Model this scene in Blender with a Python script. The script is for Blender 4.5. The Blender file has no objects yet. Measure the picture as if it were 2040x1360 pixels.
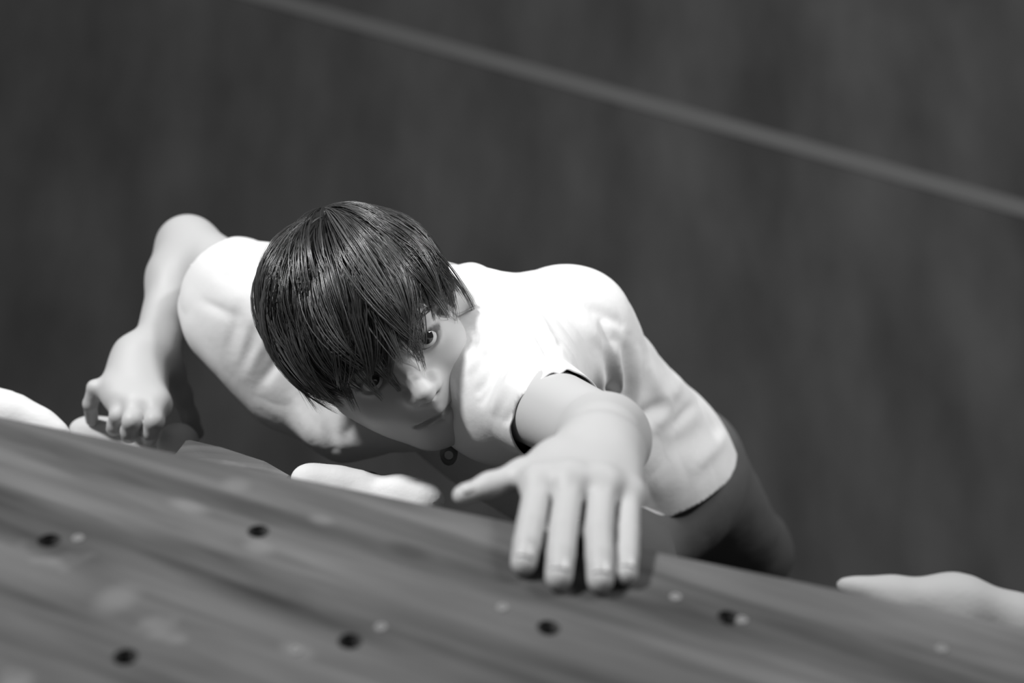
import bpy, bmesh, math, random, time
import numpy as np
from mathutils import Vector, Matrix

T0 = time.time()
random.seed(7)
rng = np.random.default_rng(7)
scene = bpy.context.scene
col = scene.collection

# ------------------------------------------------------------------ camera
FPX = 2833.3                     # 50 mm lens on a 36 mm frame, in pixels of the 2040 px frame
PITCH = math.radians(72)         # looking steeply down the climbing wall
CAM = np.array([0.0, 0.0, 4.2])
RIGHT = np.array([1.0, 0.0, 0.0])
VIEW = np.array([0.0, math.cos(PITCH), -math.sin(PITCH)])
DOWN = np.array([0.0, -math.sin(PITCH), -math.cos(PITCH)])
ROT = np.stack([RIGHT, DOWN, VIEW])          # rows: right, down, depth axes in the world

cam_data = bpy.data.cameras.new('camera')
cam_data.lens = 50.0
cam_data.sensor_width = 36.0
cam_data.clip_start = 0.02
cam_data.dof.use_dof = True
cam_data.dof.focus_distance = 1.25
cam_data.dof.aperture_fstop = 3.4
cam = bpy.data.objects.new('camera', cam_data)
col.objects.link(cam)
cam.matrix_world = Matrix(((RIGHT[0], -DOWN[0], -VIEW[0], CAM[0]),
                           (RIGHT[1], -DOWN[1], -VIEW[1], CAM[1]),
                           (RIGHT[2], -DOWN[2], -VIEW[2], CAM[2]),
                           (0, 0, 0, 1)))
scene.camera = cam

# ------------------------------------------------------------------ light
world = bpy.data.worlds.new('hall')
scene.world = world
world.use_nodes = True
bg = world.node_tree.nodes['Background']
bg.inputs[0].default_value = (1, 1, 1, 1)
bg.inputs[1].default_value = 0.042

def lamp(name, loc, target, size, power):
    ld = bpy.data.lights.new(name, 'AREA')
    ld.shape = 'RECTANGLE'
    ld.size, ld.size_y = size
    ld.energy = power
    o = bpy.data.objects.new(name, ld)
    col.objects.link(o)
    o.location = loc
    o.rotation_euler = (Vector(target) - Vector(loc)).to_track_quat('-Z', 'Y').to_euler()
    return o

def aim(o, loc, target):
    o.location = loc
    o.rotation_euler = (Vector(target) - Vector(loc)).to_track_quat('-Z', 'Y').to_euler()
CLIMBER = np.array([0.0, 0.02, 1.40]) @ ROT + CAM
def from_climber(right, down, depth, dist):
    v = np.array([right, down, depth], float)
    return tuple(CLIMBER + (v / np.linalg.norm(v) * dist) @ ROT)
# hall spotlight, room side and above, to the left
sd = bpy.data.lights.new('hall_spotlight', 'SPOT')
sd.energy = 1100
sd.spot_size = math.radians(22.5); sd.spot_blend = 1.0; sd.shadow_soft_size = 0.22
spot = bpy.data.objects.new('hall_spotlight', sd); col.objects.link(spot)
aim(spot, from_climber(-.50, -.70, -.48, 5.0), tuple(np.array([-0.05, 0.02, 1.30]) @ ROT + CAM))
# second spotlight on the right, trained on the climber's back
s2 = bpy.data.lights.new('hall_spotlight', 'SPOT')
s2.energy = 430
s2.spot_size = math.radians(17); s2.spot_blend = 1.0; s2.shadow_soft_size = 0.25
spot2 = bpy.data.objects.new('hall_spotlight', s2); col.objects.link(spot2)
aim(spot2, from_climber(.62, -.66, -.40, 5.0), tuple(np.array([0.02, -0.02, 1.5]) @ ROT + CAM))
# broad ceiling lamp on the other side of the hall
loc = from_climber(.62, -.75, -.18, 4.2)
lamp('ceiling_lamp', loc, tuple(CLIMBER), (1.4, 0.9), 75)

scene.view_settings.view_transform = 'Standard'
scene.view_settings.look = 'None'
scene.view_settings.gamma = 1.0
scene.view_settings.use_curve_mapping = False
scene.view_settings.exposure = 0.0

# ------------------------------------------------------------------ helpers
def J(u, v, d):
    """point at depth d (metres) seen at photo position u, v; frame: right, down, depth"""
    return np.array([(u - 1020.0) / FPX * d, (v - 680.0) / FPX * d, d])

def to_world(P):
    return np.asarray(P) @ ROT + CAM

def nrm(a):
    a = np.asarray(a, float)
    return a / np.linalg.norm(a)

def mat(name, build=None, color=0.5, rough=0.6, spec=0.3):
    m = bpy.data.materials.new(name)
    m.use_nodes = True
    b = m.node_tree.nodes['Principled BSDF']
    b.inputs['Base Color'].default_value = (color, color, color, 1)
    b.inputs['Roughness'].default_value = rough
    b.inputs['Specular IOR Level'].default_value = spec
    if build:
        build(m.node_tree, b)
    return m

def link_mesh(name, V, F, material, parent=None, smooth=True, world_space=False):
    """V in the right/down/depth frame (or world), F list/array of faces -> one mesh object"""
    V = np.asarray(V, float)
    if not world_space:
        V = to_world(V)
    me = bpy.data.meshes.new(name)
    if isinstance(F, np.ndarray):
        n = F.shape[1]
        me.vertices.add(len(V)); me.vertices.foreach_set('co', V.astype(np.float32).ravel())
        me.loops.add(F.size); me.loops.foreach_set('vertex_index', F.astype(np.int32).ravel())
        me.polygons.add(len(F))
        me.polygons.foreach_set('loop_start', np.arange(0, F.size, n, dtype=np.int32))
        me.update(calc_edges=True)
    else:
        me.from_pydata([tuple(v) for v in V], [], F)
    me.validate()
    if smooth:
        me.polygons.foreach_set('use_smooth', [True] * len(me.polygons))
    me.materials.append(material)
    o = bpy.data.objects.new(name, me)
    col.objects.link(o)
    if parent is not None:
        o.parent = parent
        o.matrix_parent_inverse = parent.matrix_world.inverted()
    return o

def empty(name, loc):
    o = bpy.data.objects.new(name, None)
    col.objects.link(o)
    o.location = loc
    o.matrix_world = Matrix.Translation(loc)
    return o

def tag(o, label, cat, group=None, kind=None):
    o['label'] = label
    if cat: o['category'] = cat
    if group: o['group'] = group
    if kind: o['kind'] = kind
    return o

# ---- signed distance toolkit (numpy)
def rc(P, a, b, ra, rb):
    a = np.asarray(a, float); b = np.asarray(b, float)
    ba = b - a
    pa = P - a
    h = np.clip(pa @ ba / max(ba @ ba, 1e-12), 0, 1)
    return np.linalg.norm(pa - h[:, None] * ba, axis=1) - (ra + (rb - ra) * h)

def ell(P, c, r, R=None):
    q = P - c
    if R is not None:
        q = q @ R.T
    r = np.asarray(r, float)
    k0 = np.linalg.norm(q / r, axis=1)
    k1 = np.linalg.norm(q / (r * r), axis=1)
    return k0 * (k0 - 1.0) / np.maximum(k1, 1e-9)

def smin(a, b, k):
    h = np.maximum(k - np.abs(a - b), 0) / k
    return np.minimum(a, b) - h * h * k * 0.25

def smax(a, b, k):
    return -smin(-a, -b, k)

BIG = 9.0
class Group:
    """prims blended together; skipped for chunks far from its bounding ball"""
    def __init__(self, fn, pts, pad):
        pts = np.asarray(pts, float)
        self.c = (pts.min(0) + pts.max(0)) / 2
        self.r = np.linalg.norm(pts - self.c, axis=1).max() + pad
        self.fn = fn
    def __call__(self, P, cc, cr):
        if np.linalg.norm(cc - self.c) > self.r + cr + 0.06:
            return None
        return self.fn(P)

def blend(groups):
    """[(Group, k)] -> field(P)"""
    def f(P):
        lo, hi = P.min(0), P.max(0)
        cc = (lo + hi) / 2; cr = np.linalg.norm(hi - lo) / 2
        d = None
        for g, k in groups:
            e = g(P, cc, cr)
            if e is None: continue
            d = e if d is None else (smin(d, e, k) if k > 0 else np.minimum(d, e))
        if d is None:
            d = np.full(len(P), BIG)
        return d
    return f

def grad(f, P, e=5e-4):
    ks = np.array([[1, -1, -1], [-1, -1, 1], [-1, 1, -1], [1, 1, 1]], float)
    g = np.zeros_like(P)
    for k in ks:
        g += k * f(P + e * k)[:, None]
    return g / np.maximum(np.linalg.norm(g, axis=1, keepdims=True), 1e-9)

def surface(f, lo, hi, h, project=1):
    """sparse surface nets of field f over the box lo..hi with voxel h"""
    lo = np.asarray(lo, float); hi = np.asarray(hi, float)
    B0, B1 = 32 * h, 8 * h
    n0 = np.ceil((hi - lo) / B0).astype(int)
    I0 = np.stack(np.meshgrid(*[np.arange(n) for n in n0], indexing='ij'), -1).reshape(-1, 3)
    sub = np.stack(np.meshgrid(*[np.arange(4)] * 3, indexing='ij'), -1).reshape(-1, 3)
    lat = np.stack(np.meshgrid(*[np.arange(9)] * 3, indexing='ij'), -1).reshape(-1, 3)
    corner = np.array([[i, j, k] for i in (0, 1) for j in (0, 1) for k in (0, 1)])
    edges = [(a, b) for a in range(8) for b in range(a + 1, 8) if np.abs(corner[a] - corner[b]).sum() == 1]
    def key(c):
        c = c.astype(np.int64) + 8
        return (c[..., 0] << 40) | (c[..., 1] << 20) | c[..., 2]
    Vs, Ks, Qs = [], [], []
    for i0 in I0:
        o0 = lo + i0 * B0
        cen = o0 + (sub + 0.5) * B1
        d = f(cen)
        act = np.abs(d) < B1 * 0.87 * 1.7
        if not act.any(): continue
        blk = (i0 * 4 + sub[act]) * 8                       # lattice origin of each active block
        L = blk[:, None, :] + lat[None]                      # nb,729,3
        val = f((lo + L.reshape(-1, 3) * h)).reshape(len(blk), 9, 9, 9)
        s = val < 0
        C8 = np.stack([s[:, i:i + 8, j:j + 8, k:k + 8] for i, j, k in corner], -1)
        cnt = C8.sum(-1)
        m = (cnt > 0) & (cnt < 8)
        if not m.any(): continue
        b, ci, cj, ck = np.nonzero(m)
        cell = np.stack([ci, cj, ck], 1)
        W = np.stack([val[b, ci + i, cj + j, ck + k] for i, j, k in corner], 1)
        acc = np.zeros((len(b), 3)); num = np.zeros(len(b))
        for a, c in edges:
            x = (W[:, a] < 0) != (W[:, c] < 0)
            t = np.where(x, W[:, a] / np.where(x, W[:, a] - W[:, c], 1), 0)
            p = corner[a] + t[:, None] * (corner[c] - corner[a])
            acc += np.where(x[:, None], p, 0); num += x
        P = lo + (blk[b] + cell + acc / num[:, None]) * h
        for _ in range(project):
            dv = f(P); g = grad(f, P)
            P = P - np.clip(dv, -h, h)[:, None] * g
        Vs.append(P); Ks.append(key(blk[b] + cell))
        for ax in range(3):
            e1 = [0, 0, 0]; e1[ax] = 1
            A = s[:, :8, :8, :8]
            Bv = s[:, e1[0]:8 + e1[0], e1[1]:8 + e1[1], e1[2]:8 + e1[2]]
            x = A != Bv
            if not x.any(): continue
            b2, i2, j2, k2 = np.nonzero(x)
            base = blk[b2] + np.stack([i2, j2, k2], 1)
            u = np.zeros(3, int); w = np.zeros(3, int)
            u[(ax + 1) % 3] = 1; w[(ax + 2) % 3] = 1
            q = np.stack([key(base - u - w), key(base - w), key(base), key(base - u)], 1)
            fl = ~A[b2, i2, j2, k2]
            q[fl] = q[fl][:, ::-1]
            Qs.append(q)
    V = np.concatenate(Vs); K = np.concatenate(Ks); Q = np.concatenate(Qs)
    K, ui = np.unique(K, return_index=True)
    V = V[ui]
    idx = np.searchsorted(K, Q)
    idx = np.minimum(idx, len(K) - 1)
    ok = (K[idx] == Q).all(1)
    return V, idx[ok]

def compact(V, F, keep):
    F = F[keep]
    used = np.unique(F)
    mp = np.full(len(V), -1); mp[used] = np.arange(len(used))
    return V[used], mp[F], used

# ------------------------------------------------------------------ the climbing wall (plane through the near fingers)
# inverse depth of the upper panel is linear over the picture: a real plane 0.16 m under the lens
PB, PC = -0.00005, 0.000635
PA = 1.176 - PB * 1150 - PC * 1150
WN = np.array([PB * FPX, PC * FPX, PA + PB * 1020 + PC * 680])   # WN . P = 1 on the plane
WLEN = np.linalg.norm(WN)
def wall_depth(u, v, off=0.0):
    """depth at which the ray meets the plane lifted by off towards the room"""
    r = np.array([(u - 1020) / FPX, (v - 680) / FPX, 1.0])
    return (1.0 - off * WLEN) / (WN @ r)
def on_wall(u, v, off=0.0):
    return J(u, v, wall_depth(u, v, off))
NW = -WN / WLEN                                   # room side normal
E0, E1 = on_wall(0, 831), on_wall(2040, 1251)     # the lip
ED = nrm(E1 - E0)
GD = nrm(np.cross(NW, ED))                        # in the panel, away from the lip
if GD[2] < 0: GD = -GD                            # pointing down past the lip
LD = nrm([0.0, 0.29, 0.96])                      # down the steep lower panel
LD = nrm(LD - ED * 0)
LN = nrm(np.cross(ED, LD))
if LN @ NW < 0: LN = -LN
def lower_wall(s, t, off=0.0):
    return E0 + ED * s + LD * t + LN * off

# ------------------------------------------------------------------ materials
STAINS = [(815, 1097, .022, .010, .05, .7),          # dark knot, then pale chalk smudges
          (375, 1008, .020, .009, .30, .45), (515, 1090, .014, .010, .30, .4), (232, 1192, .016, .022, .30, .4),
          (592, 1296, .015, .008, .30, .45), (640, 1035, .012, .008, .30, .3), (470, 965, .014, .012, .30, .3), (1010, 1030, .012, .006, .32, .4)]
def wood_nodes(nt, b):
    N = nt.nodes; L = nt.links
    tc = N.new('ShaderNodeTexCoord')
    mp = N.new('ShaderNodeMapping')
    gd_ = nrm(on_wall(1000, 1292) - on_wall(400, 1090))      # grain runs a little steeper than the lip
    e = to_world(gd_) - CAM; n = to_world(NW) - CAM; g = np.cross(n, e)
    R = Matrix((e, g, n))                         # world -> grain frame
    eul = R.to_euler('XYZ')
    mp.inputs['Rotation'].default_value = eul
    L.new(tc.outputs['Object'], mp.inputs['Vector'])
    st = N.new('ShaderNodeMapping'); st.inputs['Scale'].default_value = (3.2, 46, 6)
    L.new(mp.outputs[0], st.inputs['Vector'])
    n1 = N.new('ShaderNodeTexNoise'); n1.inputs['Scale'].default_value = 1.0
    n1.inputs['Detail'].default_value = 6; n1.inputs['Distortion'].default_value = 0.6
    L.new(st.outputs[0], n1.inputs['Vector'])
    st2 = N.new('ShaderNodeMapping'); st2.inputs['Scale'].default_value = (3.0, 11, 3)
    L.new(mp.outputs[0], st2.inputs['Vector'])
    n2 = N.new('ShaderNodeTexNoise'); n2.inputs['Scale'].default_value = 1.3; n2.inputs['Detail'].default_value = 4
    L.new(st2.outputs[0], n2.inputs['Vector'])
    mx = N.new('ShaderNodeMix'); mx.data_type = 'FLOAT'; mx.inputs[0].default_value = 0.45
    L.new(n1.outputs['Fac'], mx.inputs[2]); L.new(n2.outputs['Fac'], mx.inputs[3])
    cr = N.new('ShaderNodeValToRGB')
    cr.color_ramp.elements[0].position = 0.35; cr.color_ramp.elements[0].color = (0.04, 0.04, 0.04, 1)
    cr.color_ramp.elements[1].position = 0.66; cr.color_ramp.elements[1].color = (0.205, 0.205, 0.205, 1)
    L.new(mx.outputs[0], cr.inputs[0])
    # pale chalk scuffs
    n3 = N.new('ShaderNodeTexNoise'); n3.inputs['Scale'].default_value = 14; n3.inputs['Detail'].default_value = 3
    L.new(mp.outputs[0], n3.inputs['Vector'])
    r3 = N.new('ShaderNodeMapRange'); r3.inputs[1].default_value = 0.66; r3.inputs[2].default_value = 0.80
    L.new(n3.outputs['Fac'], r3.inputs[0])
    mul = N.new('ShaderNodeMath'); mul.operation = 'MULTIPLY'; mul.inputs[1].default_value = 0.45
    L.new(r3.outputs[0], mul.inputs[0])
    mc = N.new('ShaderNodeMix'); mc.data_type = 'RGBA'; mc.inputs[7].default_value = (0.55, 0.55, 0.55, 1)
    L.new(mul.outputs[0], mc.inputs[0]); L.new(cr.outputs[0], mc.inputs[6])
    last = mc.outputs[2]
    for (u, v, rx, ry, val, amt) in STAINS:
        ce = R @ Vector(to_world(on_wall(u, v)))
        sb = N.new('ShaderNodeVectorMath'); sb.operation = 'SUBTRACT'; sb.inputs[1].default_value = ce
        L.new(mp.outputs[0], sb.inputs[0])
        sc_ = N.new('ShaderNodeVectorMath'); sc_.operation = 'MULTIPLY'; sc_.inputs[1].default_value = (1 / rx, 1 / ry, 20)
        L.new(sb.outputs[0], sc_.inputs[0])
        ln = N.new('ShaderNodeVectorMath'); ln.operation = 'LENGTH'; L.new(sc_.outputs[0], ln.inputs[0])
        mr = N.new('ShaderNodeMapRange'); mr.interpolation_type = 'SMOOTHSTEP'
        mr.inputs[1].default_value = 1.0; mr.inputs[2].default_value = 0.2; mr.inputs[3].default_value = 0; mr.inputs[4].default_value = amt
        L.new(ln.outputs['Value'], mr.inputs[0])
        mm = N.new('ShaderNodeMix'); mm.data_type = 'RGBA'; mm.inputs[7].default_value = (val, val, val, 1)
        L.new(mr.outputs[0], mm.inputs[0]); L.new(last, mm.inputs[6]); last = mm.outputs[2]
    L.new(last, b.inputs['Base Color'])
    bp = N.new('ShaderNodeBump'); bp.inputs['Strength'].default_value = 0.12; bp.inputs['Distance'].default_value = 0.002
    L.new(n1.outputs['Fac'], bp.inputs['Height']); L.new(bp.outputs[0], b.inputs['Normal'])
M_wood = mat('plywood', wood_nodes, rough=0.62, spec=0.25)

def floor_nodes(nt, b):
    N = nt.nodes; L = nt.links
    tc = N.new('ShaderNodeTexCoord')
    mp = N.new('ShaderNodeMapping'); mp.inputs['Scale'].default_value = (2.2, 0.9, 1); mp.inputs['Rotation'].default_value = (0, 0, 0.15)
    L.new(tc.outputs['Object'], mp.inputs['Vector'])
    n1 = N.new('ShaderNodeTexNoise'); n1.inputs['Scale'].default_value = 1.6; n1.inputs['Detail'].default_value = 5
    L.new(mp.outputs[0], n1.inputs['Vector'])
    cr = N.new('ShaderNodeValToRGB')
    cr.color_ramp.elements[0].position = 0.3; cr.color_ramp.elements[0].color = (0.14, 0.14, 0.14, 1)
    cr.color_ramp.elements[1].position = 0.75; cr.color_ramp.elements[1].color = (0.28, 0.28, 0.28, 1)
    L.new(n1.outputs['Fac'], cr.inputs[0]); L.new(cr.outputs[0], b.inputs['Base Color'])
M_floor = mat('mat_fabric', floor_nodes, rough=0.85, spec=0.15)
M_seam = mat('seam_tape', color=0.40, rough=0.8, spec=0.2)

def skin_nodes(nt, b):
    N = nt.nodes; L = nt.links
    at = N.new('ShaderNodeAttribute'); at.attribute_name = 'tone'
    mc = N.new('ShaderNodeMix'); mc.data_type = 'RGBA'
    mc.inputs[6].default_value = (0.56, 0.56, 0.56, 1); mc.inputs[7].default_value = (0.30, 0.30, 0.30, 1); mc.clamp_factor = False
    L.new(at.outputs['Fac'], mc.inputs[0]); L.new(mc.outputs[2], b.inputs['Base Color'])
    tc = N.new('ShaderNodeTexCoord')
    n1 = N.new('ShaderNodeTexNoise'); n1.inputs['Scale'].default_value = 420; n1.inputs['Detail'].default_value = 3
    L.new(tc.outputs['Object'], n1.inputs['Vector'])
    bp = N.new('ShaderNodeBump'); bp.inputs['Strength'].default_value = 0.06; bp.inputs['Distance'].default_value = 0.0006
    L.new(n1.outputs['Fac'], bp.inputs['Height']); L.new(bp.outputs[0], b.inputs['Normal'])
    b.inputs['Subsurface Weight'].default_value = 0.12
    b.inputs['Subsurface Radius'].default_value = (0.008, 0.008, 0.008)
    b.inputs['Subsurface Scale'].default_value = 1.0
M_skin = mat('skin', skin_nodes, rough=0.5, spec=0.35)
M_nail = mat('nail', color=0.58, rough=0.3, spec=0.5)

def cloth_nodes(nt, b):
    N = nt.nodes; L = nt.links
    tc = N.new('ShaderNodeTexCoord')
    n1 = N.new('ShaderNodeTexNoise'); n1.inputs['Scale'].default_value = 38; n1.inputs['Detail'].default_value = 4
    L.new(tc.outputs['Object'], n1.inputs['Vector'])
    bp = N.new('ShaderNodeBump'); bp.inputs['Strength'].default_value = 0.25; bp.inputs['Distance'].default_value = 0.004
    L.new(n1.outputs['Fac'], bp.inputs['Height']); L.new(bp.outputs[0], b.inputs['Normal'])
M_shirt = mat('white_cotton', cloth_nodes, color=0.80, rough=0.9, spec=0.1)
M_trousers = mat('dark_cotton', cloth_nodes, color=0.12, rough=0.9, spec=0.1)
M_shoe = mat('shoe_rubber', color=0.06, rough=0.6)
def hair_nodes(nt, b):
    N = nt.nodes; L = nt.links
    at = N.new('ShaderNodeAttribute'); at.attribute_name = 'tone'
    mc = N.new('ShaderNodeMix'); mc.data_type = 'RGBA'
    mc.inputs[6].default_value = (.012, .012, .012, 1); mc.inputs[7].default_value = (.15, .15, .15, 1)
    L.new(at.outputs['Fac'], mc.inputs[0]); L.new(mc.outputs[2], b.inputs['Base Color'])
M_hair = mat('brown_hair', hair_nodes, rough=0.36, spec=1.0)
hb = M_hair.node_tree.nodes['Principled BSDF']
hb.inputs['Coat Weight'].default_value = 0.5; hb.inputs['Coat Roughness'].default_value = 0.28
M_eye = mat('eye_white', color=0.62, rough=0.12, spec=0.5)
M_iris = mat('eye_iris', color=0.02, rough=0.08, spec=0.6)
M_cord = mat('cord', color=0.05, rough=0.6)
M_pend = mat('pendant_metal', color=0.12, rough=0.35, spec=0.6)
def hold_nodes(nt, b):
    N = nt.nodes; L = nt.links
    tc = N.new('ShaderNodeTexCoord')
    n1 = N.new('ShaderNodeTexNoise'); n1.inputs['Scale'].default_value = 260; n1.inputs['Detail'].default_value = 3
    L.new(tc.outputs['Object'], n1.inputs['Vector'])
    bp = N.new('ShaderNodeBump'); bp.inputs['Strength'].default_value = 0.3; bp.inputs['Distance'].default_value = 0.001
    L.new(n1.outputs['Fac'], bp.inputs['Height']); L.new(bp.outputs[0], b.inputs['Normal'])
M_hold = mat('hold_resin_white', hold_nodes, color=0.80, rough=0.75)
M_hold2 = mat('hold_resin_grey', hold_nodes, color=0.42, rough=0.75)
M_steel = mat('dark_steel', color=0.02, rough=0.5, spec=0.4)
M_screw = mat('zinc_screw', color=0.30, rough=0.35, spec=0.6)
M_dark = mat('low_bounce_panel', color=0.035, rough=0.7)  # unseen lower panel; dark colour made up to cut light bounced onto the climber

# ------------------------------------------------------------------ setting
# floor
def slab(name, x0, x1, y0, y1, z0, z1, m, parent=None):
    v = [(x, y, z) for z in (z0, z1) for y in (y0, y1) for x in (x0, x1)]
    f = [(0, 2, 3, 1), (4, 5, 7, 6), (0, 1, 5, 4), (2, 6, 7, 3), (0, 4, 6, 2), (1, 3, 7, 5)]
    return link_mesh(name, v, f, m, parent, smooth=False, world_space=True)
floor = slab('floor', -6, 6, -4.5, 9, -0.3, 0, M_floor)
floor['kind'] = 'structure'; floor['label'] = 'dark grey padded gym floor far below the climber'

def floor_point(u, v):
    d = (to_world(J(u, v, 1.0)) - CAM)
    return CAM + d * (-CAM[2] / d[2])
a, b2 = floor_point(560, 4), floor_point(2010, 408)
dirf = nrm(b2 - a); nf = np.array([-dirf[1], dirf[0], 0])
A0, B0 = a - dirf * 2.2, b2 + dirf * 2.2
w = 0.027
sv = []
for z in (0.0005, 0.004):
    for p, s in ((A0, -1), (B0, -1), (B0, 1), (A0, 1)):
        sv.append((p[0] + nf[0] * w * s, p[1] + nf[1] * w * s, z))
seam = link_mesh('seam_strip', sv, [(3, 2, 1, 0), (4, 5, 6, 7), (0, 1, 5, 4), (1, 2, 6, 5), (2, 3, 7, 6), (3, 0, 4, 7)],
                 M_seam, floor, smooth=False, world_space=True)
seam['label'] = 'pale straight seam line across the dark floor'

# upper panel: a real sheet with drilled holes
HOLES = [(98, 1076), (515, 1058), (697, 1277), (250, 1308), (1093, 1250), (1452, 1230)]
SCREWS = [(156, 1073), (759, 1250), (1001, 1211), (1346, 1190), (1478, 1236), (1876, 1293), (590, 1297)]
def wall_uv(P):
    q = P - E0
    return np.array([q @ ED, q @ GD])
def wall_pt(s, g, off=0.0):
    return E0 + ED * s + GD * g + NW * off
def drop_len(s):
    """length along the lower panel from the lip to the floor"""
    p = to_world(lower_wall(s, 0.0)); q = to_world(lower_wall(s, 1.0))
    return p[2] / (p[2] - q[2])
S_LO = -2.0
S_HI = 2.6
THK = 0.021
bm = bmesh.new()
outer = [(S_LO, 0.0), (S_HI, 0.0), (S_HI, -1.7), (S_LO, -1.7)]
loops = [outer]
RH = 0.0068
for (u, v) in HOLES:
    c = wall_uv(on_wall(u, v))
    loops.append([(c[0] + RH * math.cos(t), c[1] + RH * math.sin(t)) for t in np.linspace(0, 2 * math.pi, 20, endpoint=False)])
top_e, tops, bots = [], [], []
for lp in loops:
    tv = [bm.verts.new(to_world(wall_pt(s, g))) for s, g in lp]
    bv = [bm.verts.new(to_world(wall_pt(s, g, -THK))) for s, g in lp]
    te = [bm.edges.new((tv[i], tv[(i + 1) % len(tv)])) for i in range(len(tv))]
    be = [bm.edges.new((bv[i], bv[(i + 1) % len(bv)])) for i in range(len(bv))]
    tops += te; bots += be
    for i in range(len(tv)):
        k = (i + 1) % len(tv)
        bm.faces.new((tv[i], tv[k], bv[k], bv[i]))
bmesh.ops.triangle_fill(bm, use_beauty=True, edges=tops)
bmesh.ops.triangle_fill(bm, use_beauty=True, edges=bots)
bmesh.ops.recalc_face_normals(bm, faces=bm.faces[:])
me = bpy.data.meshes.new('wall_upper'); bm.to_mesh(me); bm.free()
me.materials.append(M_wood)
wall_u = bpy.data.objects.new('wall_upper', me); col.objects.link(wall_u)
wall_u['kind'] = 'structure'; wall_u['label'] = 'grey plywood climbing panel with bolt holes under the near hand'

def lathe(profile, n=20):
    V, F = [], []
    for r, z in profile:
        for i in range(n):
            t = 2 * math.pi * i / n
            V.append((r * math.cos(t), r * math.sin(t), z))
    for j in range(len(profile) - 1):
        for i in range(n):
            k = (i + 1) % n
            F.append((j * n + i, j * n + k, (j + 1) * n + k, (j + 1) * n + i))
    return V, F
def place_lathe(name, profile, c, axis, m, parent, cap=True):
    V, F = lathe(profile)
    n = 20
    if cap:
        F = F + [tuple(range((len(profile) - 1) * n, len(profile) * n))]
    x = nrm(np.cross(axis, [0.3, 0.1, 0.9])); y = np.cross(axis, x)
    W = [c + x * a + y * b_ + axis * z for a, b_, z in V]
    return link_mesh(name, W, F, m, parent, smooth=False)
for (u, v) in HOLES:      # threaded sleeve and its base plate deep in each hole
    c = on_wall(u, v)
    place_lathe('threaded_insert', [(RH * 0.98, -0.004), (RH * 0.72, -0.0045), (RH * 0.70, -0.018), (0.0005, -0.0185)], c, NW, M_steel, wall_u)
for (u, v) in SCREWS:
    c = on_wall(u, v)
    place_lathe('screw', [(0.0036, -0.002), (0.0036, 0.0004), (0.0030, 0.0012), (0.0014, 0.0013), (0.0012, 0.0004)], c, NW, M_screw, wall_u)

# lower, undercut panel down to the floor
ss = np.linspace(S_LO, S_HI, 9)
V = []
for s in ss:
    Ld = max(drop_len(s), 0.02)
    V += [lower_wall(s, 0.002), lower_wall(s, Ld), lower_wall(s, 0.002, -THK), lower_wall(s, Ld - 0.03, -THK)]
F = []
for i in range(len(ss) - 1):
    a_, b_ = 4 * i, 4 * i + 4
    F += [(a_, b_, b_ + 1, a_ + 1), (a_ + 2, a_ + 3, b_ + 3, b_ + 2), (a_, a_ + 2, b_ + 2, b_), (a_ + 1, b_ + 1, b_ + 3, a_ + 3)]
F += [(0, 1, 3, 2), (len(V) - 4, len(V) - 2, len(V) - 1, len(V) - 3)]
wall_l = link_mesh('wall_lower', V, F, M_dark, smooth=False)
wall_l['kind'] = 'structure'; wall_l['label'] = 'dark steep lower panel hidden below the lip'

# ------------------------------------------------------------------ holds
def hold(name, prims, k, label, m, h=0.0035, group='pale climbing holds along the lip', bolt=None):
    """prims: (centre, radii, axes) ellipsoids blended; one lump of resin"""
    pts = np.array([p[0] for p in prims]); rmax = max(max(p[1]) for p in prims)
    def f(P):
        d = None
        for c, r, R in prims:
            e = ell(P, c, r, R)
            d = e if d is None else smin(d, e, k)
        return d
    V, F = surface(f, pts.min(0) - rmax - 0.02, pts.max(0) + rmax + 0.02, h)
    base = to_world(V.mean(0))
    root = empty(name, base)
    tag(root, label, 'climbing hold', group)
    link_mesh('hold_body', V, F, m, root)
    if bolt is not None:
        place_lathe('bolt', [(0.007, -0.004), (0.007, 0.002), (0.0055, 0.003), (0.0035, 0.003), (0.003, 0.0)], bolt, LN, M_steel, root)
    return root
LF = np.stack([ED, LD, LN])      # lip frame: along, down, out
def lip_hold(name, u, v, parts, label, m, k=0.03, **kw):
    """parts: (along, down, out, r_along, r_down, r_out) relative to the lip point nearest u, v"""
    c0 = on_wall(u, v)
    s0 = (c0 - E0) @ ED
    prims = [(lower_wall(s0 + a, t, o), (ra, rd, ro), LF) for a, t, o, ra, rd, ro in parts]
    return hold(name, prims, k, label, m, **kw)


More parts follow.
